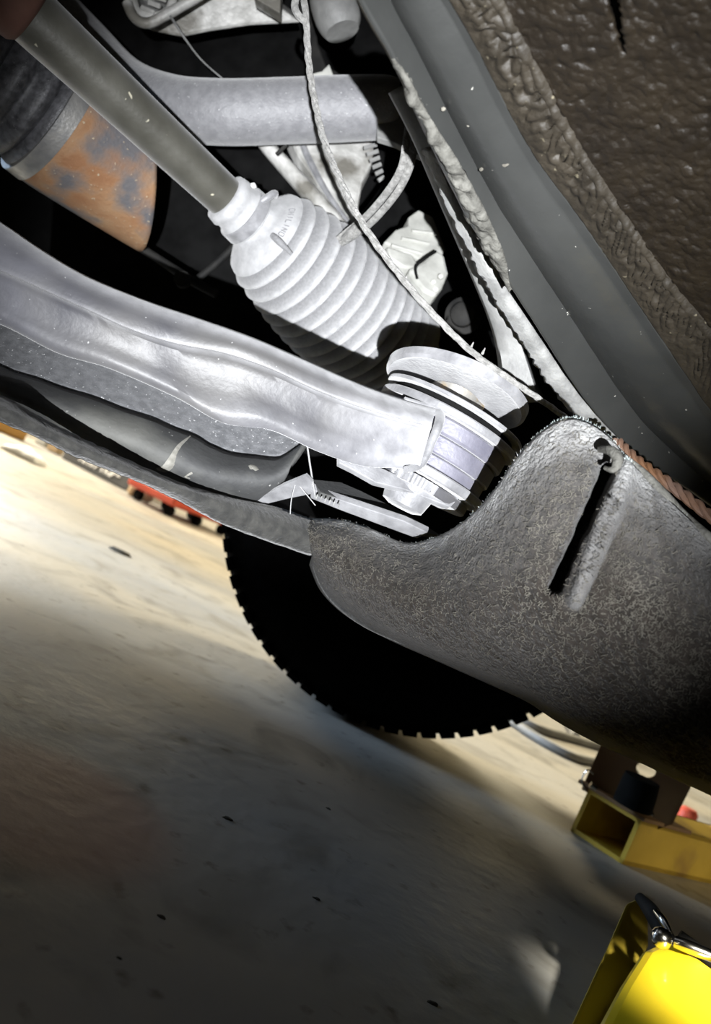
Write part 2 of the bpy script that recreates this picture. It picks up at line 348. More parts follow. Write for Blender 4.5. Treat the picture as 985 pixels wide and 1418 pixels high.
def underbody():
    r = root('underbody_panel', P(800, 300, 0.5), 'dark grey painted car floor pan overhead with a lumpy brown sealed seam', 'car floor')
    nrm = (P(490, 0, .40) - P(850, 580, .66)).cross(P(900, 50, .36) - P(850, 580, .66)).normalized()
    if nrm.dot(CAM - P(800, 300, .5)) < 0: nrm = -nrm
    def sheet(name, a, b, n, k, m, hfun, thick=0.004):
        A = cr(a, n); B = cr(b, n); rows = []
        for j in range(k):
            v = j / (k - 1); row = []
            for i in range(n):
                x = A[i][0] * (1 - v) + B[i][0] * v; y = A[i][1] * (1 - v) + B[i][1] * v
                p = P(x, y, PPL(x, y)); row.append(p + nrm * hfun(i / (n - 1), v, p))
            rows.append(row)
        return grid(name, rows, m, r, thick, off=0.0)
    sheet('painted_panel', CREASE, SEAL0, 120, 30, MT['panel'], lambda u, v, p: 0.006 * math.sin(math.pi * min(1, v * 1.2)) - 0.003 * math.exp(-v / .16) + 0.0006 * fbm(p, 30))
    # the folded edge turns up and away from the camera
    A = cr(EDGE, 120); B = cr(CREASE, 120); rows = []
    for j in range(12):
        v = j / 11; rows.append([])
        for i in range(120):
            x = A[i][0] * (1 - v) + B[i][0] * v; y = A[i][1] * (1 - v) + B[i][1] * v
            p = P(x, y, PPL(x, y) * (1 - 0.045 * (1 - v))); rows[-1].append(p + nrm * (-0.003 * v ** 3 + 0.0005 * fbm(p, 40)))
    grid('folded_edge', rows, MT['panel'], r, 0.004)
    def seal(u, v, p):
        q = Vector((p.x * 1.0, p.y * 0.55, p.z))
        e = max(0, min(1, v / .35, (1 - v) / .2))
        w_ = Vector((u * 62 + v * 1.6 + 0.7 * noise.noise(p * 40), v * 2.8, 0)); rid = 1 - abs(noise.noise(w_)) * 2.4
        return 0.0003 + e * (0.0010 + 0.0017 * rid + 0.0011 * noise.noise(p * 170)) + 0.0012 * math.exp(-((v - 0.90 + .05 * noise.noise(p * 50)) / 0.05) ** 2)
    sheet('seam_sealer', SEAL0, SEAL1, 420, 60, MT['sealer'], seal)
    SL = ((842, -20), (868, 72))
    def under(u, v, p):
        h = 0.0008 * noise.noise(p * 60) + 0.0010 * noise.noise(p * 170) + 0.0010 * noise.noise(p * 330)
        return h
    n, k = 230, 190
    A = cr(SEAL1, n); B = cr(FAR, n); vs = []; fs = []; keep = set()
    for j in range(k):
        v = j / (k - 1)
        for i in range(n):
            x = A[i][0] * (1 - v) + B[i][0] * v; y = A[i][1] * (1 - v) + B[i][1] * v
            p = P(x, y, PPL(x, y)); vs.append(p + nrm * under(i / (n - 1), v, p))
            t = (y - SL[0][1]) / (SL[1][1] - SL[0][1])
            if t < 1:
                xc = SL[0][0] + (SL[1][0] - SL[0][0]) * t
                if -8 < x - xc < 12 * (1 - t) + 4: keep.add(j * n + i)
    for j in range(k - 1):
        for i in range(n - 1):
            q = (j * n + i, j * n + i + 1, (j + 1) * n + i + 1, (j + 1) * n + i)
            if not all(a in keep for a in q): fs.append(q)
    o = mesh('undercoating', vs, fs, MT['under'], r, True, 80)
    s = o.modifiers.new('thickness', 'SOLIDIFY'); s.thickness = 0.004; s.offset = 0
    # flange lip under the folded edge, frayed
    A = cr([(588, 205, .545), (628, 300, .56), (668, 380, .58), (705, 440, .6), (742, 500, .625), (785, 560, .65), (830, 600, .67), (870, 632, .68)], 90)
    B = cr([(606, 205, .535), (652, 300, .55), (688, 372, .57), (722, 430, .59), (762, 488, .615), (806, 546, .64), (850, 590, .66), (885, 622, .67)], 90)
    rows = []
    for j in range(6):
        v = j / 5; rows.append([])
        for i in range(90):
            k2 = (1 - v) * (rnd.uniform(-3, 2.0)) + (-0.0)
            x = A[i][0] * (1 - v) + B[i][0] * v + k2; y = A[i][1] * (1 - v) + B[i][1] * v - k2 * 0.6
            rows[-1].append(P(x, y, A[i][2] * (1 - v) + B[i][2] * v - 0.006 * math.sin(math.pi * v)))
    grid('flange_lip', rows, MT['flange'], r, 0.004)
    # rough torn sealer along the upper part of the edge
    A = cr([(541, 78), (556, 112), (574, 150), (590, 190), (612, 235), (640, 292), (668, 350), (704, 398)], 260)
    B = cr([(548, 78), (572, 112), (592, 150), (618, 190), (646, 235), (676, 292), (700, 350), (708, 400)], 260)
    rows = []
    for j in range(26):
        v = j / 25; rows.append([])
        for i in range(260):
            fr = (1 - v) ** 2 * 14 * noise.noise(Vector((i * .11, 3.1, 0))) + (1 - v) ** 3 * 6 * noise.noise(Vector((i * .45, 7.7, 0)))
            x = A[i][0] * (1 - v) + B[i][0] * v + fr; y = A[i][1] * (1 - v) + B[i][1] * v - fr * .4
            p = P(x, y, PPL(x, y) * .958); q = Vector((p.x * 1.0, p.y, p.z))
            h = 0.0005 - 0.010 * (1 - v) ** 2 + min(1, i / 40, (259 - i) / 50) * math.sin(math.pi * (v * .96 + .02)) ** .5 * (0.0025 + 0.003 * (1 - 2 * abs(noise.noise(q * 90))) + 0.0025 * noise.noise(q * 220))
            rows[-1].append(p + nrm * (h + 0.001))
    grid('torn_sealer', rows, MT['torn'], r, 0.003, angle=40)
    # flakes stuck on the paint
    for (x, y, s) in ((705, 215, 5), (655, 160, 3), (620, 138, 3), (770, 340, 5), (672, 222, 2.5)):
        pts = cr([(x - s, y - s * .3), (x - s * .2, y + s * .35), (x + s, y + s * .1)], 8)
        v, f = tubegeo([P(a, b, PPL(a, b)) + nrm * 0.0065 for a, b in pts], [0.0002 + 0.0011 * math.sin(math.pi * i / 7) for i in range(8)], 6)
        mesh('paint_flake', v, f, MT['fibre'], r)
underbody()

def steel_strap():
    A = [(540, 128, .60), (572, 190, .60), (600, 255, .61), (628, 320, .62), (656, 385, .635), (678, 440, .645), (690, 486, .655), (698, 560, .66)]
    B = [(560, 118, .59), (592, 190, .59), (618, 255, .60), (650, 320, .61), (682, 385, .625), (708, 440, .635), (727, 484, .645), (752, 556, .65)]
    rows = []
    a, b = cr(A, 40), cr(B, 40)
    for v in (0, .12, .5, .88, 1):
        rows.append([P(a[i][0] * (1 - v) + b[i][0] * v, a[i][1] * (1 - v) + b[i][1] * v, a[i][2] * (1 - v) + b[i][2] * v + (0.012 if v in (0, 1) else 0)) for i in range(40)])
    o = grid('steel_brace', rows, MT['mid'], None, 0.003)
    tag(o, 'long flat grey steel brace running just under the torn edge of the floor pan', 'brace')
steel_strap()

# ---------------------------------------------------------------- felt shield (lower right)
FT = [(428, 722, .66), (470, 724, .64), (510, 735, .62), (560, 756, .60), (605, 748, .58), (650, 722, .535), (690, 680, .505), (722, 634, .49), (758, 598, .48), (793, 584, .475), (833, 602, .47), (872, 645, .465), (922, 695, .46), (990, 755, .46), (1080, 820, .44), (1210, 905, .42), (1340, 985, .40)]
FB = [(436, 768, .65), (452, 804, .63), (485, 836, .61), (540, 867, .575), (610, 898, .545), (680, 929, .52), (735, 954, .50), (775, 980, .485), (810, 1000, .475), (850, 1020, .465), (890, 1037, .455), (930, 1056, .445), (970, 1074, .44), (1010, 1092, .43), (1090, 1125, .42), (1215, 1180, .40), (1345, 1240, .385)]
def segdist(x, y, a, b):
    dx, dy = b[0] - a[0], b[1] - a[1]; t = ((x - a[0]) * dx + (y - a[1]) * dy) / (dx * dx + dy * dy)
    tc = min(1, max(0, t)); ex, ey = x - a[0] - dx * tc, y - a[1] - dy * tc
    side = ((x - a[0]) * dy - (y - a[1]) * dx)
    return math.hypot(ex, ey), t, side
def felt_point(u, v, A, B, i):
    x = A[i][0] * (1 - v) + B[i][0] * v; y = A[i][1] * (1 - v) + B[i][1] * v
    d = A[i][2] * (1 - v) + B[i][2] * v - 0.035 * math.sin(math.pi * min(v, 1)) ** 0.7 if 0 < v < 1 else A[i][2] * (1 - v) + B[i][2] * v
    if v > 1:
        d = B[i][2] + (v - 1) * 0.45; y = B[i][1] + (v - 1) * 130; x = B[i][0] - (v - 1) * 40
    # moulded fold with a deep slot beside it
    ds, ts, _ = segdist(x, y, (842, 650), (770, 812))
    wS = 15 + 3 * noise.noise(Vector((ts * 9, 1.7, 0)))
    d += 0.045 * max(0, min(1, (wS - ds) / 3.0))
    dr, tr, _ = segdist(x, y, (872, 640), (797, 832))
    wr = 11.0 - 5 * min(1, max(0, tr)); g = math.exp(-(dr / wr) ** 2) * (1 - 0.75 * min(1, max(0, tr)))
    d -= 0.022 * g - 0.010 * math.exp(-((dr) / 2.2) ** 2) * (1 if 0.25 < tr < 0.8 else 0)
    return x, y, d
def felt():
    r = root('felt_underbody_shield', P(650, 850, .55), 'fuzzy dark grey moulded felt shield with a long slot, spanning the lower right', 'shield')
    n, k = 250, 130
    A, B = cr(FT, n), cr(FB, n); rows = []; flat = []
    for j in range(k):
        v = j / (k - 1) * 1.10; row = []
        for i in range(n):
            x, y, d = felt_point(i / (n - 1), v, A, B, i)
            p = P(x, y, d); p = p + (CAM - p).normalized() * (0.0012 * noise.noise(p * 240) + 0.0018 * noise.noise(p * 60))
            row.append(p)
        rows.append(row)
    o = sheet = grid('felt_sheet', rows, MT['felt'], r, 0.005, angle=80)
    vals = []
    for j in range(k):
        v = j / (k - 1) * 1.1
        for i in range(n):
            u = i / (n - 1); x, y = A[i][0] * (1 - v) + B[i][0] * v, A[i][1] * (1 - v) + B[i][1] * v
            dr, tr, _ = segdist(x, y, (872, 640), (797, 832))
            vals.append(min(1, (max(0, 1 - v / .16) ** 1.5 * .9 + .22 * max(0, 1 - v / .5)) * (1 if u < .72 else .5) + .3 * math.exp(-(dr / 8) ** 2)))
    add_dust_and_light(o, vals)
    # loose pale fibres lying on the felt: nobody could count them
    vs = []; fs = []
    def fibre(c, L, rad, lift, curl):
        nn = (CAM - c).normalized()
        a = Vector((rnd.gauss(0, 1), rnd.gauss(0, 1), rnd.gauss(0, 1))); a = (a - nn * a.dot(nn)).normalized(); b = nn.cross(a)
        ph = rnd.uniform(-curl, curl); pts = []
        p = c + nn * lift; dirv = a
        for q in range(4):
            pts.append(p + nn * (0.0009 * math.sin(math.pi * q / 3) * rnd.random()))
            dirv = (a * math.cos(ph * q) + b * math.sin(ph * q)); p = p + dirv * (L / 3)
        b0 = len(vs)
        for q, pp in enumerate(pts):
            t = (pts[min(q + 1, 3)] - pts[max(q - 1, 0)]).normalized(); sd = t.cross(nn).normalized()
            vs.extend((pp + sd * rad, pp + nn * rad * 1.4, pp - sd * rad))
        for q in range(3):
            for e in range(2):
                fs.append((b0 + q * 3 + e, b0 + q * 3 + e + 1, b0 + q * 3 + e + 4, b0 + q * 3 + e + 3))
    for _ in range(15000):
        i = rnd.randrange(n); j = rnd.randrange(int(k * 0.93)); c = rows[j][i]
        fibre(c, rnd.uniform(0.0014, 0.0042), rnd.uniform(0.00008, 0.00018), 0.0029, 1.3)
    o = mesh('loose_fibres', vs, fs, MT['fibre'], sheet, False); tag(o, 'short pale fibres lying on the felt', kind='stuff')
    vs.clear(); fs.clear()
    for _ in range(5000):
        i = rnd.randrange(int(n * 0.80)); c = rows[0][i]
        dirv = (c - rows[6][i]).normalized(); base = c + DIR(rnd.gauss(0, 1), rnd.gauss(0, 1), rnd.gauss(0, 1)) * 0.002
        tip = base + (dirv + 0.9 * DIR(rnd.gauss(0, 1), rnd.gauss(0, 1), rnd.gauss(0, 1))) * rnd.uniform(0.0008, 0.0024)
        sd = (tip - base).cross(CAM - c).normalized() * 0.00028; b0 = len(vs)
        vs.extend((base + sd, base - sd, tip)); fs.append((b0, b0 + 1, b0 + 2))
    o = mesh('rim_fuzz', vs, fs, MT['fuzz'], sheet, False); tag(o, 'pale fuzz along the torn upper edge of the felt', kind='stuff')
    # rolled binding under the lower edge, and the folded curl at the top of the slot
    tube('rolled_binding', [(433, 748, .675, 4), (440, 790, .665, 5), (462, 828, .65, 6), (505, 862, .625, 6), (560, 888, .60, 5), (610, 908, .575, 4)], MT['lip'], r, 40, 10)
    tube('torn_curl', [(832, 622, .448, 5), (846, 624, .436, 7), (856, 636, .431, 8), (850, 650, .430, 5), (838, 648, .434, 3)], MT['torn'], r, 24, 10)
    # lighter torn strip along the upper right edge
    tube('torn_edge_strip', [(862, 632, .465, 5), (890, 655, .462, 7), (918, 684, .458, 8), (945, 712, .465, 7), (975, 738, .455, 7), (1010, 765, .45, 7)], MT['torn'], r, 50, 8)
felt()

def wire_bundle():
    r = root('rusty_wire_bundle', P(920, 665, .56), 'thin rusty brown twisted wire wedged between felt shield and floor pan', 'wire')
    base = cr([(855, 612, .545), (885, 640, .535), (930, 672, .52), (985, 715, .50), (1050, 765, .48)], 60)
    for s in range(3):
        pts = []
        for i, (x, y, d) in enumerate(base):
            a = i * 0.5 + s * 2.094
            pts.append(P(x, y, d) + RT * 0.0022 * math.cos(a) + UP * 0.0022 * math.sin(a))
        v, f = tubegeo(pts, 0.0021, 8); mesh('wire_strand', v, f, MT['copper'], r)
wire_bundle()

def undertray():
    T = cr([(-40, 538, .50), (10, 556, .50), (60, 584, .515), (150, 628, .54), (250, 672, .575), (320, 692, .60), (380, 704, .63), (437, 724, .65)], 90)
    B = cr([(-40, 566, .49), (8, 584, .49), (60, 606, .505), (103, 628, .52), (195, 665, .55), (250, 692, .575), (317, 727, .60), (432, 768, .65)], 90)
    rows = []
    for j in range(12):
        v = j / 11; row = []
        for i in range(90):
            a, b = T[i], B[i]
            x, y, d = (a[q] * (1 - v) + b[q] * v for q in range(3))
            p = P(x, y, d - 0.012 * math.sin(math.pi * v)); row.append(p + UP * 0.0008 * noise.noise(p * 300))
        rows.append(row)
    r = root('undertray_lip', P(200, 660, .56), 'dusty black plastic undertray edge running from the left up to the felt shield', 'undertray')
    grid('tray_edge', rows, MT['lip'], r, 0.004, angle=80)
    tube('edge_bead', [(-40, 538, .498, 4), (10, 557, .498, 4), (60, 585, .513, 4), (150, 629, .538, 4), (250, 673, .573, 4), (320, 693, .598, 4), (380, 705, .628, 4), (430, 722, .658, 4)], MT['lip'], r, 70, 8)
undertray()

# ---------------------------------------------------------------- wheel
def wheel():
    c = P(599, 721, 1.25); ax = Vector((0.0, 1, 0))
    r = root('roadwheel', Vector((c.x, c.y, 0)), 'big black tyre with knobbly tread behind the felt shield', 'tyre')
    R = 0.32
    prof = [(-.07, .19), (-.09, .205), (-.103, .25), (-.10, .285), (-.088, .305), (-.075, .314), (0, .316), (.075, .314), (.088, .305), (.10, .285), (.103, .25), (.09, .205), (.07, .19)]
    lathe('tyre_carcass', c, ax, prof, MT['tyre'], r, 96, 60, cap=False)
    vs = []; fs = []
    for ring, (s0, s1, rr, ph) in enumerate(((-.098, -.06, .3125, 0), (-.05, -.015, .3165, .5), (.015, .05, .3165, 0), (.06, .098, .3125, .5))):
        for k in range(72):
            a0 = (k + ph) / 72 * 2 * math.pi; a1 = a0 + 2 * math.pi / 72 * 0.72; b0 = len(vs)
            for s in (s0, s1):
                for (a, q) in ((a0, -.004), (a1, -.004), (a1, .0035), (a0, .0035)):
                    vs.append(c + ax * s + Vector((math.cos(a), 0, math.sin(a))) * (rr + q))
            fs += [(b0, b0 + 1, b0 + 2, b0 + 3), (b0 + 4, b0 + 5, b0 + 6, b0 + 7), (b0, b0 + 1, b0 + 5, b0 + 4), (b0 + 1, b0 + 2, b0 + 6, b0 + 5), (b0 + 2, b0 + 3, b0 + 7, b0 + 6), (b0 + 3, b0, b0 + 4, b0 + 7)]
    tag(mesh('tread_blocks', vs, fs, MT['tyre'], r, False), kind='stuff')
    lathe('wheel_rim', c, ax, [(-.068, .192), (-.06, .18), (-.02, .165), (.03, .16), (.05, .06), (.055, .03)], MT['dim'], r, 64, 40)
wheel()

# ---------------------------------------------------------------- subframe
def subframe():
    r = root('front_subframe', P(200, 580, .6), 'grey subframe beam with a dark lower skin, below the suspension arm', 'subframe')
    A = cr([(-40, 400, .64), (60, 440, .645), (150, 490, .65), (250, 530, .66), (350, 560, .67), (450, 575, .68)], 60)
    B = cr([(-40, 490, .60), (10, 515, .60), (100, 545, .605), (200, 580, .615), (270, 608, .625), (310, 628, .63), (385, 637, .64), (425, 612, .645)], 60)
    Cc = cr([(-40, 530, .60), (10, 556, .60), (80, 596, .605), (150, 630, .61), (240, 668, .62), (300, 686, .63), (350, 692, .64), (376, 690, .645)], 60)
    rows = []
    for j in range(12):
        v = j / 11
        rows.append([P(*(A[i][q] * (1 - v) + B[i][q] * v for q in range(3))) for i in range(60)])
    grid('beam_face', rows, MT['sub'], r, 0.006)
    rows = []
    for j in range(16):
        v = j / 15; row = []
        for i in range(60):
            x, y, d = (B[i][q] * (1 - v) + Cc[i][q] * v for q in range(3))
            p = P(x, y + 3 * math.sin(i * .9) * (1 - v) * (1 if i > 8 else 0) * .25, d - 0.004 - 0.03 * math.sin(math.pi * (0.08 + 0.8 * v)))
            row.append(p + (CAM - p).normalized() * 0.0007 * noise.noise(p * 120))
        rows.append(row)
    grid('lower_skin', rows, MT['skin'], r, 0.004)
    # dried splashes on the skin
    def skin_at(x, y): 
        best = min(((rr[0], p) for rr in enumerate(rows) for p in rr[1]), key=lambda t: (proj(t[1]) - Vector((x, y))).length)
        return best[1]
    def proj(p):
        q = p - CAM; z = q.dot(fw); return Vector((q.dot(RT) / z * F + W / 2, -q.dot(UP) / z * F + H / 2))
    def streak(name, pts):
        c = []
        for x, y, w_ in pts:
            p = skin_at(x, y); c.append((p + (CAM - p).normalized() * 0.0032, w_))
        k = cr([(*p, w_) for p, w_ in c], 20)
        v, f = tubegeo([Vector(q[:3]) for q in k], [q[3] for q in k], 8, True, 0.22, (CAM - c[0][0]).normalized())
        mesh(name, v, f, MT['dirt'], r)
    streak('dirt_streak', [(263, 605, .0015), (252, 620, .002), (240, 638, .003), (228, 648, .005), (218, 652, .002)])
    streak('dirt_streak', [(345, 650, .001), (350, 646, .003), (354, 652, .002)])
    streak('dirt_streak', [(268, 655, .0008), (252, 660, .001), (262, 664, .0008)])
subframe()

# ---------------------------------------------------------------- suspension arm with its bushing
def control_arm():
    T = [(-60, 270, .476), (10, 316, .476), (60, 350, .478), (120, 385, .481), (200, 418, .487), (280, 445, .497), (350, 470, .50), (420, 500, .512), (500, 535, .53), (560, 556, .545), (603, 567, .556)]
    K = [(-60, 350, .465), (10, 378, .465), (70, 405, .467), (130, 432, .47), (180, 455, .475), (240, 474, .485), (310, 488, .49), (370, 508, .496), (440, 540, .508), (510, 566, .522), (598, 590, .54)]
    Bt = [(-60, 425, .475), (10, 453, .475), (81, 489, .477), (152, 510, .48), (244, 550, .49), (310, 586, .497), (376, 596, .503), (440, 625, .515), (500, 645, .528), (545, 648, .536), (580, 652, .542)]
    n = 110
    t, k, b = cr(T, n), cr(K, n), cr(Bt, n); rows = []
    for i in range(n):
        tp, kp, bp = (P(*q[i]) for q in (t, k, b))
        loop = []
        for j in range(9):
            v = j / 8; p = tp.lerp(kp, v); loop.append(p + UP * 0.0 + (CAM - p).normalized() * 0.004 * math.sin(math.pi * v))
        kr = (CAM - kp).normalized()
        loop.append(kp + kr * 0.0018 - UP * 0.001)
        for j in range(1, 11):
            v = j / 10; p = kp.lerp(bp, v) - kr * 0.0015
            # shallow pressed recess along the face and a rounded lower roll
            loop.append(p + kr * (-0.0015 * math.sin(math.pi * min(1, v * 1.5)) if v < .66 else 0.003 * math.sin(math.pi * (v - .66) / .34)))
        loop.append(bp - kr * 0.012 - UP * 0.001)
        loop.append(bp - kr * 0.075); loop.append(tp - kr * 0.055); loop.append(tp - kr * 0.015 + UP * 0.002)
        if i >= 0:
            loop = [p + (CAM - p).normalized() * 0.0005 * noise.noise(p * 70) for p in loop]
        rows.append(loop)
    r = root('suspension_arm', P(300, 520, .56), 'long dusty grey pressed steel suspension arm crossing from the left to the layered bushing', 'suspension arm')
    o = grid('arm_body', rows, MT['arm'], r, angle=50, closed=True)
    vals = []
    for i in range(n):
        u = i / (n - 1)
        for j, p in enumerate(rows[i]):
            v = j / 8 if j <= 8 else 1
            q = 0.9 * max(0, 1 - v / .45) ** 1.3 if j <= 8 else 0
            if j in (8, 9): q += .35  # crease highlight put into the colour as a paler line
            if 15 < j < 20: q += .12  # second, fainter highlight line painted lower down
            q *= .12 + .88 * min(1, u * 1.25)  # torch falloff put into the colour: darker towards the left
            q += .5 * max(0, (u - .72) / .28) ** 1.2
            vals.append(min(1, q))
    add_dust_and_light(o, vals)
    # flared lip of the arm's open end, gripping the bushing
    tube('end_lip', [(560, 554, 0.560, 5), (596, 566, 0.565, 6), (609, 574, 0.560, 7), (607, 590, 0.552, 7), (598, 612, 0.548, 6), (590, 632, 0.546, 6), (580, 645, 0.544, 6), (562, 650, 0.535, 5)], MT['steel'], r, 50, 10)
    # layered bushing in the open end
    c = P(600, 625, .615); k_ = .615 / F
    ax = DIR(0.49, -0.865, 0.02)
    def lay(name, h0, h1, rad, m, bev=2):
        return lathe(name, c, ax, [(h0 * k_, (rad - bev) * k_), ((h0 + bev) * k_, rad * k_), ((h1 - bev) * k_, rad * k_), (h1 * k_, (rad - bev) * k_)], m, r, 64, 30)
    lay('bushing_flange', -44, -31, 96, MT['steel'])
    lay('bushing_layer', -30, -14, 86, MT['bushing'])
    lay('bushing_layer', -13, 11, 90, MT['bushing'])
    lay('bushing_layer', 12, 35, 95, MT['bushing'], 3)
    lay('bushing_flange', 36, 47, 104, MT['steel'])
    lay('rubber_washer', 48, 56, 92, MT['black'], 1)
    lay('bushing_flange', 57, 62, 104, MT['steel'], 1)
    lay('lower_plate', -60, -46, 80, MT['arm'])
    # top bolt, and the dished washer over it
    hx = lathe('bolt_head', c + ax * 64 * k_, ax, [(0, 30 * k_), (22 * k_, 33 * k_), (28 * k_, 28 * k_)], MT['bolt'], r, 6, 20)
control_arm()

def dished_washer():
    c = P(630, 545, .612); k_ = .575 / F
    ax = DIR(0.38, -0.88, 0.20)
    r = root('dished_washer', c, 'round pale dished steel washer above the bushing bolt', 'washer')
    lathe('dish', c, ax, [(0, 36 * k_), (2 * k_, 92 * k_), (-4 * k_, 104 * k_), (0, 109 * k_), (10 * k_, 110 * k_), (12 * k_, 104 * k_), (9 * k_, 36 * k_)], MT['steel'], r, 72, 30)
    lathe('spacer', c - ax * 0.004, ax, [(-10 * k_, 34 * k_), (6 * k_, 38 * k_)], MT['bolt'], r, 40, 30)
dished_washer()

def lower_nut():
    c = P(566, 682, .59); k_ = .59 / F; ax = DIR(0.46, -0.88, 0.05)
    r = root('flanged_nut', c, 'dusty serrated flanged nut under the bushing end of the suspension arm', 'nut')
    lathe('serrated_collar', c + ax * 8 * k_, ax, [(0, 44 * k_), (14 * k_, 46 * k_)], MT['steel'], r, 96, 10, rfun=lambda a, s: 1 + 0.03 * (1 if int(a / 6.2832 * 48 + .001) % 2 else -1))
    lathe('nut_body', c - ax * 24 * k_, ax, [(0, 20 * k_), (4 * k_, 30 * k_), (28 * k_, 36 * k_), (32 * k_, 38 * k_)], MT['steel'], r, 40, 40)
    d = pd((470, 630, .56), (640, 690, .585), (530, 690, .56))
    b = prism('mounting_tab', poly([(470, 628), (498, 634), (545, 655), (612, 672), (640, 686), (624, 702), (560, 678), (520, 668), (492, 652), (470, 641)], d), MT['steel'], r, .006, None, .0008)
lower_nut()

def angle_bracket():
    r = root('angle_bracket', P(480, 700, .61), 'bent pale sheet metal bracket between suspension arm and felt edge', 'bracket')
    d = pd((360, 690, .62), (430, 662, .59), (590, 740, .61))
    prism('bent_flap', poly([(352, 694), (392, 672), (424, 659), (433, 668), (431, 684), (400, 690), (372, 697)], d), MT['steel'], r, .003)
    prism('bright_flange', poly([(431, 676), (445, 684), (500, 702), (560, 722), (593, 738), (578, 746), (540, 732), (470, 706), (430, 690)], d), MT['steel'], r, .006, None, .0006)
    prism('back_plate', poly([(432, 664), (472, 668), (500, 680), (560, 710), (612, 742), (590, 738), (520, 706), (445, 682)], pd((430, 664, .605), (600, 740, .63), (500, 680, .63))), MT['skin'], r, .004)
    for i in range(6):
        x = 440 + i * 6; v, f = tubegeo([P(x, 685 + i * 2.4, .589), P(x - 2, 691 + i * 2.4, .589)], .0006, 5); mesh('pressed_rib', v, f, MT['flange'], r)
    for (pts) in ([(425, 612, .60), (429, 640, .60), (437, 690, .595)], [(410, 668, .60), (404, 690, .6), (402, 712, .6)], [(414, 672, .6), (424, 684, .6), (437, 700, .6)]):
        c = cr(pts, 12); v, f = tubegeo([P(*q) for q in c], .0007 if pts[0][0] == 425 else .0004, 6); mesh('loose_strand', v, f, MT['straw'], r)
angle_bracket()

# ---------------------------------------------------------------- drive shaft with its grey boot
U1 = DIR(0.626, 0.427, 0.652)
SB = 1.55
B1 = P(330, 290, .50 * SB)
def drive_shaft():
    r = root('drive_shaft', B1, 'dull olive drive shaft ending in a ribbed dusty pale grey rubber boot', 'drive shaft')
    lathe('shaft', B1, U1, [(-.30 * SB, .0153 * SB), (-.14 * SB, .0146 * SB), (-.09 * SB, .0137 * SB), (-.02 * SB, .0128 * SB), (.02 * SB, .0126 * SB)], MT['shaft'], r, 40, 60)
    lathe('finger_blur_sleeve', B1, U1, [(-.33 * SB, .0185 * SB), (-.158 * SB, .0185 * SB), (-.149 * SB, .0172 * SB), (-.146 * SB, .0147 * SB)], MT['finger_red'], r, 40, 60)  # added reddish sleeve standing in for a blurred finger near the lens
    prof = [(-.012, .0133), (-.011, .0158), (-.006, .0168), (-.004, .0155), (.000, .0158), (.001, .0172), (.011, .0176), (.012, .0165), (.015, .0185), (.016, .021), (.0185, .0245), (.0225, .0305), (.0255, .0318)]
    s = .027; n = 12
    for i in range(n):
        rb = .0345 + .0112 * math.sin(min(1, i / 7.0) * math.pi / 2) - (0.0005 * max(0, i - 8) ** 1.5)
        prof += [(s, rb - .0068), (s + .0018, rb - .0034), (s + .0036, rb - .0008), (s + .0054, rb + .0010), (s + .0070, rb + .0008), (s + .0086, rb - .0026), (s + .0096, rb - .0066)]
        s += .0104
    prof += [(s, .041), (s + .004, .043), (s + .012, .043), (s + .014, .039), (s + .03, .03)]
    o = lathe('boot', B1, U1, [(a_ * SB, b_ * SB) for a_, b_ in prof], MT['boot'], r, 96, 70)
    # fold light and shade put into the dusty colour: pale crowns, dark grooves
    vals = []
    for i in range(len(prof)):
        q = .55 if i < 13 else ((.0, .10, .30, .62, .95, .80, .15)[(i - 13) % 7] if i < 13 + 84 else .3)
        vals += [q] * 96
    add_dust_and_light(o, vals)
    # band clamp with its ear
    bc = lathe('band_clamp', B1, U1, [(.002 * SB, .0172 * SB), (.0022 * SB, .0182 * SB), (.0098 * SB, .0186 * SB), (.010 * SB, .0175 * SB)], MT['steel'], r, 72, 30, cap=False)
    tube('clamp_ear', [(362, 279, .757, 4), (370, 274, .757, 5), (380, 268, .762, 5), (382, 271, .775, 4)], MT['steel'], bc, 16, 10)
    tube('grease_blob', [(348, 262, .775, 2), (350, 257, .775, 5), (353, 261, .775, 3)], MT['white'], r, 8, 8)
    tube('moulded_tab', [(377, 326, .753, 4), (386, 334, .750, 5), (404, 352, .757, 3)], MT['boot'], r, 16, 8)
    # raised moulded marks around the face of the boot
    a = U1.orthogonal().normalized(); b = U1.cross(a)
    def on_face(an, rr): 
        sl = .0185 + (rr - .0245) / (.0305 - .0245) * .004
        return B1 + U1 * (sl - .0005) * SB + (a * math.cos(an) + b * math.sin(an)) * rr * SB
    tgt = P(406, 318, .775); q = tgt - B1; an0 = math.atan2(q.dot(b), q.dot(a)); vs = []; fs = []
    def stroke(p0, p1):
        v, f = tubegeo([on_face(*p0), on_face(*p1)], .0005, 5); o_ = len(vs); vs.extend(v); fs.extend([tuple(i + o_ for i in k) for k in f])
    for gi in range(7):
        ac = an0 + (gi - 3) * .115; lo, hi = .0262, .0292; hw = .035
        for seg in ({0: 'O', 1: 'N', 2: 'I', 3: 'L', 4: 'I', 5: 'N', 6: 'O'}[gi]):
            if seg == 'O': e = [((ac - hw, lo), (ac + hw, lo)), ((ac + hw, lo), (ac + hw, hi)), ((ac + hw, hi), (ac - hw, hi)), ((ac - hw, hi), (ac - hw, lo))]
            elif seg == 'N': e = [((ac - hw, lo), (ac - hw, hi)), ((ac - hw, hi), (ac + hw, lo)), ((ac + hw, lo), (ac + hw, hi))]
            elif seg == 'I': e = [((ac, lo), (ac, hi))]
            else: e = [((ac - hw, hi), (ac - hw, lo)), ((ac - hw, lo), (ac + hw, lo))]
            for s0, s1 in e: stroke(s0, s1)
    mesh('moulded_lettering', vs, fs, MT['boot'], r)
drive_shaft()

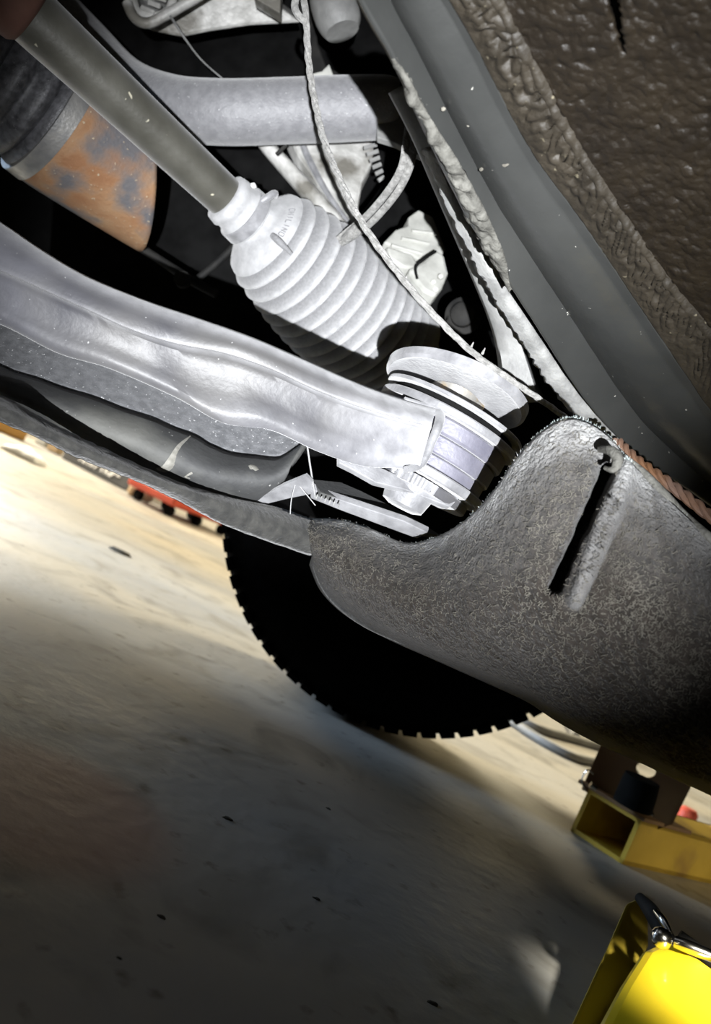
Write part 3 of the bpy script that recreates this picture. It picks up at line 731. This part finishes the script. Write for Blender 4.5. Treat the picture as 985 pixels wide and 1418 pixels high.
def inner_joint():
    c = P(62, 146, .82); ax = DIR(0.62, 0.37, 0.68); k_ = .56 / F
    r = root('inner_joint', c, 'black ribbed boot clamped on an orange rusty joint housing, at the upper left edge', 'joint')
    prof = [(-.17, .040)]
    for i in range(9):
        s = -.165 + i * .0178; rb = .046 + .014 * min(1, (i + 1) / 8)
        prof += [(s, rb - .008), (s + .003, rb - .0035), (s + .007, rb + .0005), (s + .010, rb + .001), (s + .013, rb - .001), (s + .0160, rb - .0075)]
    prof += [(-.004, .0585), (.0, .060)]
    Q = .966; J = .82 / .66
    lathe('boot', c, ax, [(a_ * 1.15 * J, b_ * Q * J) for a_, b_ in prof], MT['boot_black'], r, 80, 70)
    lathe('band_clamp', c, ax, [(a_ * J, b_ * J * Q) for a_, b_ in ((-.001, .058), (-.001, .0640), (.013, .0645), (.0135, .060))], MT['clamp'], r, 80, 30, cap=False)
    # rusty housing with a raked open end
    a = ax.orthogonal().normalized(); b = ax.cross(a); q = DIR(-0.55, 0.80, 0.2); q = (q - ax * q.dot(ax)).normalized(); q2 = ax.cross(q)
    rows = []
    for i in range(22):
        t = i / 21; row = []
        for k in range(64):
            an = 2 * math.pi * k / 64
            s1 = .085 + .035 * math.cos(an)
            s = .010 + t * s1
            rr = (.0635 - .13 * max(0, s - .02) ** 1.15) * Q
            row.append(c + (ax * s + q * math.cos(an) * rr + q2 * math.sin(an) * rr) * J)
        rows.append(row)
    vs = [p for rw in rows for p in rw]; fs = []
    for i in range(21):
        for k in range(64):
            z = (k + 1) % 64; fs.append((i * 64 + k, i * 64 + z, (i + 1) * 64 + z, (i + 1) * 64 + k))
    o = mesh('rusty_housing', vs, fs, MT['rust'], r); s = o.modifiers.new('thickness', 'SOLIDIFY'); s.thickness = .004; s.offset = -1
inner_joint()

# ---------------------------------------------------------------- cross tube and parts above
def cross_tube():
    r = root('cross_tube', P(400, 155, 0.880), 'thick grey tubular crossmember curving out from behind the drive shaft', 'tube')
    tube('bent_tube', [(40, -10, 0.960, 42), (110, 62, 0.950, 42), (170, 122, 0.930, 42), (235, 149, 0.900, 42), (310, 156, 0.875, 42), (400, 154, 0.880, 42), (480, 151, 0.880, 42), (536, 149, 0.880, 40), (552, 149, 0.880, 34)], MT['bar'], r, 70, 40)
    d = pd((520, 160, 0.865), (580, 200, 0.850), (560, 110, 0.880))
    prism('end_tab', poly([(522, 140), (552, 138), (566, 160), (580, 190), (584, 216), (566, 208), (548, 198), (522, 190)], d), MT['mid'], r, .008, None, .001)
cross_tube()

def cable():
    r = root('hanging_cable', P(500, 310, .56), 'thin frayed grey cable hanging diagonally across the tube and the boot', 'cable')
    base = cr([(418, -40, .60), (424, 30, .60), (428, 90, .60), (437, 145, .595), (450, 198, .58), (474, 255, .565), (500, 306, .555), (542, 366, .55), (592, 426, .55), (650, 484, .555), (705, 524, .56), (752, 556, .57), (800, 590, .59)], 150)
    for s in range(3):
        pts = []
        for i, (x, y, d) in enumerate(base):
            a = i * 0.42 + s * 2.094
            pts.append(P(x, y, d) + RT * 0.00135 * math.cos(a) + fw * 0.00135 * math.sin(a) + UP * 0.0004 * noise.noise(Vector((i * .7, s, 0))))
        v, f = tubegeo(pts, [.0015 + .0003 * noise.noise(Vector((i * .9, s * 5, 1))) for i in range(150)], 7); mesh('cable_strand', v, f, MT['cable'], r)
    for (x, y) in ((652, 482), (668, 490), (560, 390)):
        v, f = tubegeo([P(x, y, .56), P(x + 4, y - 8, .557)], [.0012, .0004], 5); mesh('frayed_wire', v, f, MT['cable'], r)
    hook = cr([(424, 30, .6), (414, 22, .598), (408, 8, .6), (412, -8, .6)], 14)
    v, f = tubegeo([P(*q) for q in hook], .0028, 8); mesh('cable_hook', v, f, MT['cable'], r)
cable()

def wire_loop():
    r = root('cable_tie', P(540, 270, .56), 'pale doubled strap curling up from the boot behind the hanging cable', 'strap')
    for off in (-5.5, 5.5):
        pts = [(471 + off * .3, 334 + off * .6, .775, 4.5), (486 + off * .5, 324 + off * .8, .765, 5), (515 + off * .7, 300 + off * .7, .74, 5), (545 + off * .9, 264 + off * .5, .71, 5), (562 + off, 232, .69, 5), (568 + off, 200, .68, 5), (572 + off, 160, .68, 4)]
        tube('strap_band', [(x, y, d, w_ * 1.1) for x, y, d, w_ in pts], MT['cable'], r, 40, 8, 0.6)
    tube('strap_head', [(478, 331, .765, 7), (492, 320, .755, 9), (500, 313, .75, 7)], MT['cable'], r, 10, 8)
wire_loop()

def upper_castings():
    r = root('gearbox_casting', P(300, 15, 0.970), 'rough bright aluminium casting at the top edge, above the grey tube', 'casting')
    d = pd((180, 0, 0.960), (400, 0, 0.980), (300, 60, 1.000))
    prism('case', poly([(150, -60), (172, -5), (173, 18), (192, 36), (212, 44), (252, 52), (292, 44), (345, 36), (418, 32), (402, 20), (380, 4), (372, -60)], d), MT['alloy'], r, .06, None, .004)
    prism('case_plate', poly([(340, -60), (352, -3), (388, 18), (391, -60)], lambda x, y: 0.940), MT['alloy'], r, .02, None, .001)
    ring = [P(212 + 30 * math.cos(t) * (1 if abs(math.cos(t)) < .8 else .92), -2 + 26 * math.sin(t), 0.935) for t in [i * math.pi / 14 for i in range(-2, 17)]]
    v, f = tubegeo(ring, .0055, 10); mesh('pan_rim', v, f, MT['alloy'], r)
    lathe('pan_boss', P(212, -2, 0.960), -fw, [(0, .018), (.02, .016), (.022, .012)], MT['mid'], r, 24, 30)
    for a in (0, 1, 2):
        v, f = tubegeo([P(196 + a * 10, 10 - a * 7, 0.928), P(214 + a * 8, 18 - a * 9, 0.928)], .0028, 6); mesh('pan_fin', v, f, MT['alloy'], r)
    tube('return_pipe', [(176, 4, 0.920, 7), (186, 24, 0.920, 7), (205, 32, 0.920, 7), (235, 18, 0.920, 7), (300, -20, 0.920, 7)], MT['alloy'], r, 40, 10)
    tube('wire_clip', [(236, 22, 0.915, 1.6), (246, 38, 0.915, 1.8), (258, 56, 0.920, 1.4), (280, 84, 0.940, 1.020), (312, 112, 0.960, 0.920)], MT['mid'], r, 20, 6)
    t = tube('damper_tube', [(456, -60, 0.920, 34), (462, 0, 0.920, 33), (470, 30, 0.920, 31), (474, 44, 0.920, 24)], MT['mid'], None, 20, 28)
    tag(t, 'short fat grey vertical tube at the top edge beside the hanging cable', 'tube')
    b = prism('wiring_bracket', poly([(412, 0), (436, 0), (440, 60), (452, 92), (470, 100), (468, 112), (436, 112), (424, 70)], lambda x, y: 1.070), MT['dim'], None, .02, None, .002)
    tag(b, 'dark wiring bracket between the top tube and the hanging cable', 'bracket')
    w = prism('white_clip', poly([(446, 98), (456, 88), (462, 104), (474, 112), (452, 116), (400, 116), (424, 104)], lambda x, y: 0.960), MT['white_plastic'], None, .012, None, .0015)
    tag(w, 'small bright clip peeking over the grey crossing tube', 'clip')
upper_castings()

def knuckle():
    r = root('steering_knuckle', P(470, 240, 1.00), 'light grey cast knuckle below the grey tube behind the hanging cable', 'knuckle')
    d = pd((420, 190, 0.980), (515, 190, 1.000), (480, 300, 0.960))
    prism('casting', poly([(398, 180), (420, 176), (512, 178), (519, 205), (516, 226), (503, 252), (497, 286), (494, 318), (482, 316), (464, 286), (440, 250), (412, 210)], d), MT['alloy'], r, .03, None, .006)
    tube('raised_rib', [(415, 190, 0.970, 4), (430, 225, 0.965, 5), (455, 270, 0.955, 4), (485, 312, 0.950, 4)], MT['steel'], r, 16, 8)
    for i in range(6):
        v, f = tubegeo([P(504 + i * 4, 205 + i * 9, 0.950), P(522 + i * 2, 200 + i * 9, 0.950)], .0026, 6); mesh('finned_rib', v, f, MT['mid'], r)
    t = tube('link_rod', [(366, 198, 0.955, 14), (380, 214, 0.952, 15), (420, 258, 0.945, 17), (462, 306, 0.935, 18), (495, 346, 0.925, 16)], MT['alloy'], None, 30, 20, 0.7)
    tag(t, 'pale diagonal link rod between the grey tube and the boot', 'rod')
    k = bpy.data.objects['link_rod']
    band = tube('rod_clip', [(383, 214, 0.903, 3), (398, 199, 0.903, 3)], MT['dim'], k, 6, 8)
knuckle()

def connector():
    c = P(580, 345, 0.920)
    r = root('electrical_connector', c, 'blocky off white electrical connector under the steel brace', 'connector')
    d = pd((535, 320, 0.910), (625, 350, 0.930), (610, 410, 0.900))
    prism('housing', poly([(532, 335), (548, 318), (566, 312), (566, 300), (580, 290), (600, 300), (618, 345), (604, 366), (588, 362), (560, 348)], d), MT['white_plastic'], r, .03, None, .002)
    prism('plug', poly([(588, 360), (604, 345), (616, 352), (622, 378), (614, 398), (604, 410), (588, 402), (574, 386), (566, 372)], lambda x, y: d(x, y) - .012), MT['white_plastic'], r, .03, None, .004)
    prism('side_shell', poly([(536, 340), (572, 352), (584, 372), (560, 370), (540, 358)], lambda x, y: d(x, y) - .004), MT['white_plastic'], r, .02, None, .003)
    for i in range(3):
        v, f = tubegeo([P(542 + i * 14, 340 - i * 10, d(542 + i * 14, 340 - i * 10) - .003), P(584 + i * 10, 352 - i * 14, d(584 + i * 10, 352 - i * 14) - .003)], .0022, 6); mesh('housing_ridge', v, f, MT['white_plastic'], r)
    tube('latch_wire', [(578, 386, 0.885, 2), (576, 370, 0.885, 2), (588, 358, 0.885, 2), (604, 348, 0.890, 2)], MT['black'], r, 14, 6)
    for (x, y) in ((600, 392), (610, 384), (603, 402)):
        lathe('pin_socket', P(x, y, 0.892), -fw, [(0, .003), (.004, .0028)], MT['white_plastic'], r, 10)
    b = lathe('hub_bolt', P(642, 438, 0.960), DIR(-.2, .1, -1), [(0, .022), (.006, .022), (.008, .015), (.02, .014), (.022, .010)], MT['dim'], None, 24, 30)
    tag(b, 'round dark bolt head below the white connector', 'bolt')
    br = root('dark_stay', P(260, 385, 0.970), 'thin black forked stay in the dark gap above the suspension arm', 'stay')
    tube('fork_arm', [(198, 345, 0.980, 6), (225, 362, 0.980, 6), (258, 384, 0.980, 7), (300, 408, 0.980, 6)], MT['dim'], br, 16, 8)
    tube('fork_arm', [(275, 385, 0.980, 5), (298, 366, 0.980, 5), (330, 336, 0.980, 5)], MT['dim'], br, 14, 8)
    lathe('stay_bolt', P(254, 389, 0.970), -fw, [(0, .010), (.01, .010), (.011, .006)], MT['dim'], br, 14)
connector()

# ---------------------------------------------------------------- things on the garage floor
def lift_arm():
    b0, b1, b2 = G(790, 1150), G(862, 1197), G(985, 1224)
    ey = (b0 - b1); wS = ey.length; ey.normalize(); ex = (b2 - b1); ex -= ey * ex.dot(ey) * 0.0; ex.normalize()
    h = 0.064; t = 0.006; Ln = 0.5; up = Vector((0, 0, 1))
    r = root('yellow_box_beam', b1, 'open ended yellow steel box beam lying on the floor under a dark upright plate', 'beam')
    def bar(name, p, a, la, b, lb, c, lc, m):
        vs = [p + a * (i * la) + b * (j * lb) + c * (k * lc) for k in (0, 1) for j in (0, 1) for i in (0, 1)]
        return mesh(name, vs, [(0, 1, 3, 2), (4, 5, 7, 6), (0, 1, 5, 4), (1, 3, 7, 5), (3, 2, 6, 7), (2, 0, 4, 6)], m, r, False)
    bar('beam_wall', b1, ex, Ln, ey, t, up, h, MT['yellow']); bar('beam_wall', b1 + ey * (wS - t), ex, Ln, ey, t, up, h, MT['yellow'])
    bar('beam_floor', b1, ex, Ln, ey, wS, up, t, MT['yellow']); bar('beam_top', b1 + up * (h - t), ex, Ln, ey, wS, up, t, MT['yellow'])
    cp = bar('beam_cap_plate', b1 + up * h - ex * .006 - ey * .006, ex, .12, ey, wS + .02, up, .005, MT['brown_plate'])
    # upright plate with a round hole, standing on the cap plate
    dd = pd((800, 1090, 1.13), (910, 1147, 1.08), (895, 1000, 1.10))
    out = [(806, 1092), (838, 1020), (852, 960), (985, 1020), (956, 1092), (932, 1140), (905, 1150)]
    hole = [(895 + 14 * math.cos(a), 1066 + 11 * math.sin(a) + 2 * math.cos(a)) for a in [i * math.pi / 10 for i in range(20)]]
    bm = bmesh.new(); loops = []
    for lp in (out, hole):
        vv = [bm.verts.new(P(x, y, dd(x, y)) - b1) for x, y in lp]; ed = [bm.edges.new((vv[i], vv[(i + 1) % len(vv)])) for i in range(len(vv))]; loops += ed
    bmesh.ops.triangle_fill(bm, use_beauty=True, edges=loops)
    me = bpy.data.meshes.new('upright_plate'); bm.to_mesh(me); bm.free(); me.materials.append(MT['brown_plate'])
    o = bpy.data.objects.new('upright_plate', me); COL.objects.link(o); o.parent = r
    s = o.modifiers.new('thickness', 'SOLIDIFY'); s.thickness = .008; s.offset = 0
    tube('lift_pad', [(890, 1078, 1.05, 24), (884, 1094, 1.05, 26), (876, 1116, 1.05, 27)], MT['black'], r, 8, 24)
    tube('spring_pin', [(812, 1096, 1.06, 1.2), (806, 1080, 1.06, 1.2), (814, 1066, 1.06, 1.2), (822, 1072, 1.06, 1.2)], MT['chrome'], cp, 16, 6)
    tube('pin_nut', [(818, 1086, 1.06, 4), (826, 1092, 1.06, 4)], MT['chrome'], cp, 4, 8)
    tube('pin_nut', [(893, 1122, 1.04, 3.5), (904, 1128, 1.04, 3.5)], MT['chrome'], cp, 4, 8)
lift_arm()

def yellow_jack():
    r = root('yellow_floor_jack', G(900, 1420), 'glossy bright yellow floor jack with a chrome knob at the lower right corner', 'jack')
    d = pd((893, 1312, .56), (985, 1345, .53), (850, 1418, .47))
    prism('cover', poly([(893, 1314), (925, 1300), (960, 1318), (1060, 1390), (1060, 1520), (790, 1520), (836, 1410), (862, 1362)], d), MT['yellow_bright'], r, .08, Vector((.25, .5, -.6)), .006)
    d2 = pd((870, 1245, .66), (895, 1310, .64), (800, 1418, .53))
    prism('side_rail', poly([(868, 1250), (884, 1244), (897, 1262), (898, 1306), (872, 1365), (846, 1420), (810, 1520), (745, 1520), (800, 1400), (838, 1318)], d2), MT['olive'], r, .03, Vector((.3, .5, -.2)), .003)
    tube('handle_socket', [(886, 1243, .64, 7), (902, 1262, .62, 11), (918, 1290, .60, 12), (932, 1312, .58, 10)], MT['dim'], r, 14, 14)
    tube('lever', [(908, 1262, .60, 4), (918, 1274, .59, 6), (929, 1292, .58, 3)], MT['chrome'], r, 12, 10)
    lathe('knob', P(914, 1300, .55), DIR(.1, -.6, -.8), [(0, .006), (.003, .0075), (.007, .006), (.009, .002)], MT['chrome'], r, 16, 50)
    tube('pivot_bar', [(935, 1304, .555, 8), (956, 1312, .55, 9), (1000, 1330, .545, 8)], MT['chrome'], r, 10, 12)
    tube('frame_bar', [(940, 1296, .585, 9), (985, 1330, .575, 10), (1050, 1380, .565, 10)], MT['dim'], r, 10, 12)
yellow_jack()

def gtube(name, pts, rad, m, parent=None):
    c = cr([tuple(G(x, y, rad)) for x, y in pts], 30); v, f = tubegeo([Vector(q) for q in c], rad, 10); return mesh(name, v, f, m, parent)
def floor_things():
    tag(gtube('air_hose', [(670, 958), (705, 985), (745, 1008), (790, 1022), (840, 1036), (900, 1050)], .011, MT['hose']), 'grey air hose lying on the bright floor, nearer the wall of the two', 'hose')
    tag(gtube('air_hose', [(660, 966), (700, 992), (745, 1022), (795, 1048), (830, 1056), (880, 1070)], .010, MT['hose']), 'grey air hose lying on the bright floor, passing in front of its twin', 'hose')
    tag(gtube('crossing_pipe', [(775, 980), (787, 1000), (798, 1020)], .012, MT['hose']), 'short grey pipe end lying across the two hoses', 'pipe')
    def wall_item(name, px0, py0, px1, py1, hgt, m, label, cat, dep=.12, bev=.01):
        a, b = G(px0, py0), G(px1, py1); mid = (a + b) / 2; rz = math.atan2(b.y - a.y, b.x - a.x)
        o = box(name, mid + Vector((-math.sin(rz) * dep / 2, math.cos(rz) * dep / 2, hgt / 2)), (b - a).length, dep, hgt, m, None, rz, bev)
        return tag(o, label, cat)
    wall_item('amber_carton', -20, 590, 34, 612, .16, MT['orange'], 'amber brown carton against the far left of the garage floor', 'carton')
    wall_item('grey_tin', 47, 612, 60, 619, .11, MT['hose'], 'small grey tin standing right of the amber carton', 'tin', .06)
    wall_item('tan_wood_block', 63, 622, 78, 629, .10, MT['tan'], 'tan wooden block between the grey tin and the lettered case', 'block', .08)
    c = root('lettered_tool_case', G(135, 658), 'long charcoal tool case with white lettering by the far wall', 'case')
    a, b = G(84, 634), G(176, 681); rz = math.atan2(b.y - a.y, b.x - a.x); mid = (a + b) / 2; dep = .16; hgt = .13
    cb = box('case_body', mid + Vector((-math.sin(rz) * dep / 2, math.cos(rz) * dep / 2, hgt / 2)), (b - a).length, dep, hgt, MT['char'], c, rz, .01)
    ex = Vector((math.cos(rz), math.sin(rz), 0)); ny = Vector((math.sin(rz), -math.cos(rz), 0)); vs = []; fs = []
    L = (b - a).length; o0 = mid - ex * (L * .24) + ny * .004 + Vector((0, 0, .03)); sw = L * .60 / 8; sh = .052
    glyph = {'H': [((0, 0), (0, 1)), ((1, 0), (1, 1)), ((0, .5), (1, .5))], 'M': [((0, 0), (0, 1)), ((0, 1), (.5, .3)), ((.5, .3), (1, 1)), ((1, 1), (1, 0))], 'V': [((0, 1), (.5, 0)), ((.5, 0), (1, 1))],
             '/': [((0, 0), (1, 1))], 'I': [((.5, 0), (.5, 1))], 'R': [((0, 0), (0, 1)), ((0, 1), (1, .8)), ((1, .8), (0, .5)), ((0, .5), (1, 0))], 'D': [((0, 0), (0, 1)), ((0, 1), (1, .5)), ((1, .5), (0, 0))], '-': [((0, .4), (1, .4))]}
    for gi, ch in enumerate('HMV/IRD-'):
        for (x0, y0), (x1, y1) in glyph[ch]:
            pt = lambda x, y: o0 + ex * (gi * sw + (x * .7 + y * .25) * sw) + Vector((0, 0, y * sh))
            v, f = tubegeo([pt(x0, y0), pt(x1, y1)], .0065, 5, True, .3, ny); q = len(vs); vs += v; fs += [tuple(i + q for i in k) for k in f]
    mesh('white_lettering', vs, fs, MT['white'], cb)
    def ball(name, x, y, rad, m, label, cat):
        p = G(x, y); o = lathe(name, p, Vector((0, 0, 1)), [(0, rad * .5), (rad * .35, rad), (rad * 1.2, rad), (rad * 1.6, rad * .6), (rad * 2.0, rad * .5)], m, None, 18, 40); tag(o, label, cat)
    ball('brown_jar', 184, 688, .036, MT['tan'], 'small brown jar right of the lettered case', 'jar')
    ball('white_jar', 200, 694, .034, MT['cream'], 'small white jar between the brown jar and the red creeper', 'jar')
    wall_item('cream_box', 205, 690, 228, 701, .15, MT['cream'], 'cream box behind the end of the red creeper', 'box', .1)
    r = root('red_creeper', G(275, 735), 'low red mechanic creeper on black wheels beside the tyre', 'creeper')
    a, b = G(232, 716), G(322, 748); rz = math.atan2(b.y - a.y, b.x - a.x); mid = (a + b) / 2
    box('deck', mid + Vector((-math.sin(rz) * .15, math.cos(rz) * .15, .072)), (b - a).length, .3, .045, MT['red'], r, rz, .012)
    for k in (.1, .5, .9):
        for back in (.05, .25):
            lathe('wheel', a.lerp(b, k) + Vector((-math.sin(rz) * back, math.cos(rz) * back, .025)) - Vector((math.cos(rz), math.sin(rz), 0)) * .012, (math.cos(rz), math.sin(rz), 0), [(0, .025), (.024, .025)], MT['black'], r, 14)
    s = root('white_rag', G(32, 634), 'crumpled white rag on the floor at the left edge', 'rag')
    rows = []
    ctr = G(32, 634)
    for i in range(9):
        rows.append([])
        for j in range(9):
            x, y = (i - 4) / 4, (j - 4) / 4; rr = max(abs(x), abs(y))
            rows[-1].append(ctr + Vector((x * .075, y * .06, .004 + .03 * (1 - rr) + .012 * (1 + noise.noise(Vector((x * 3, y * 3, 0)))) * (1 if rr < 1 else 0))))
    grid('cloth', rows, MT['white'], s, .003)
    tag(gtube('white_rod', [(930, 1143), (955, 1154), (1000, 1172)], .008, MT['cream']), 'short cream rod on the floor right of the dark upright plate', 'rod')
    tag(gtube('pink_rod', [(926, 1168), (950, 1174), (1000, 1182)], .006, MT['white']), 'short white rod lying against the yellow beam', 'rod')
    p = G(948, 1138); o = lathe('red_stopper', p, (0, 0, 1), [(0, .02), (.022, .02), (.03, .014)], MT['red'], None, 16); tag(o, 'small red cap behind the cream rod', 'cap')
    for (x, y, s_, lab) in ((316, 1134, 7, 'dark twig crumb on the floor below the tyre shadow'), (224, 1270, 6, 'dark crumb on the floor near the lower left'), (165, 1327, 4, 'small round dark crumb nearest the lower left corner'),
                        (439, 1245, 5, 'dark crumb on the floor midway between twig and jack'), (600, 1390, 7, 'dark crumb on the floor at the bottom edge'), (455, 1120, 4, 'small dark crumb right of the twig crumb'), (165, 765, 15, 'dark oval washer lying flat on the bright floor')):
        c = G(x, y); k = s_ / F * (c - CAM).length; vs = []; n = 7
        for z in (0.0, .35):
            for i in range(n):
                a = i / n * 6.283; q = rnd.uniform(.6, 1.1) * (1 if z == 0 else .6)
                vs.append(c + Vector((math.cos(a) * k * 1.3 * q, math.sin(a) * k * .8 * q, z * k * .8)))
        o = mesh('floor_crumb', vs, [tuple(range(n)), tuple(range(n, 2 * n))] + [(i, (i + 1) % n, n + (i + 1) % n, n + i) for i in range(n)], MT['debris'], None, True, 50)
        tag(o, lab, 'crumb', 'crumbs on the garage floor')
floor_things()
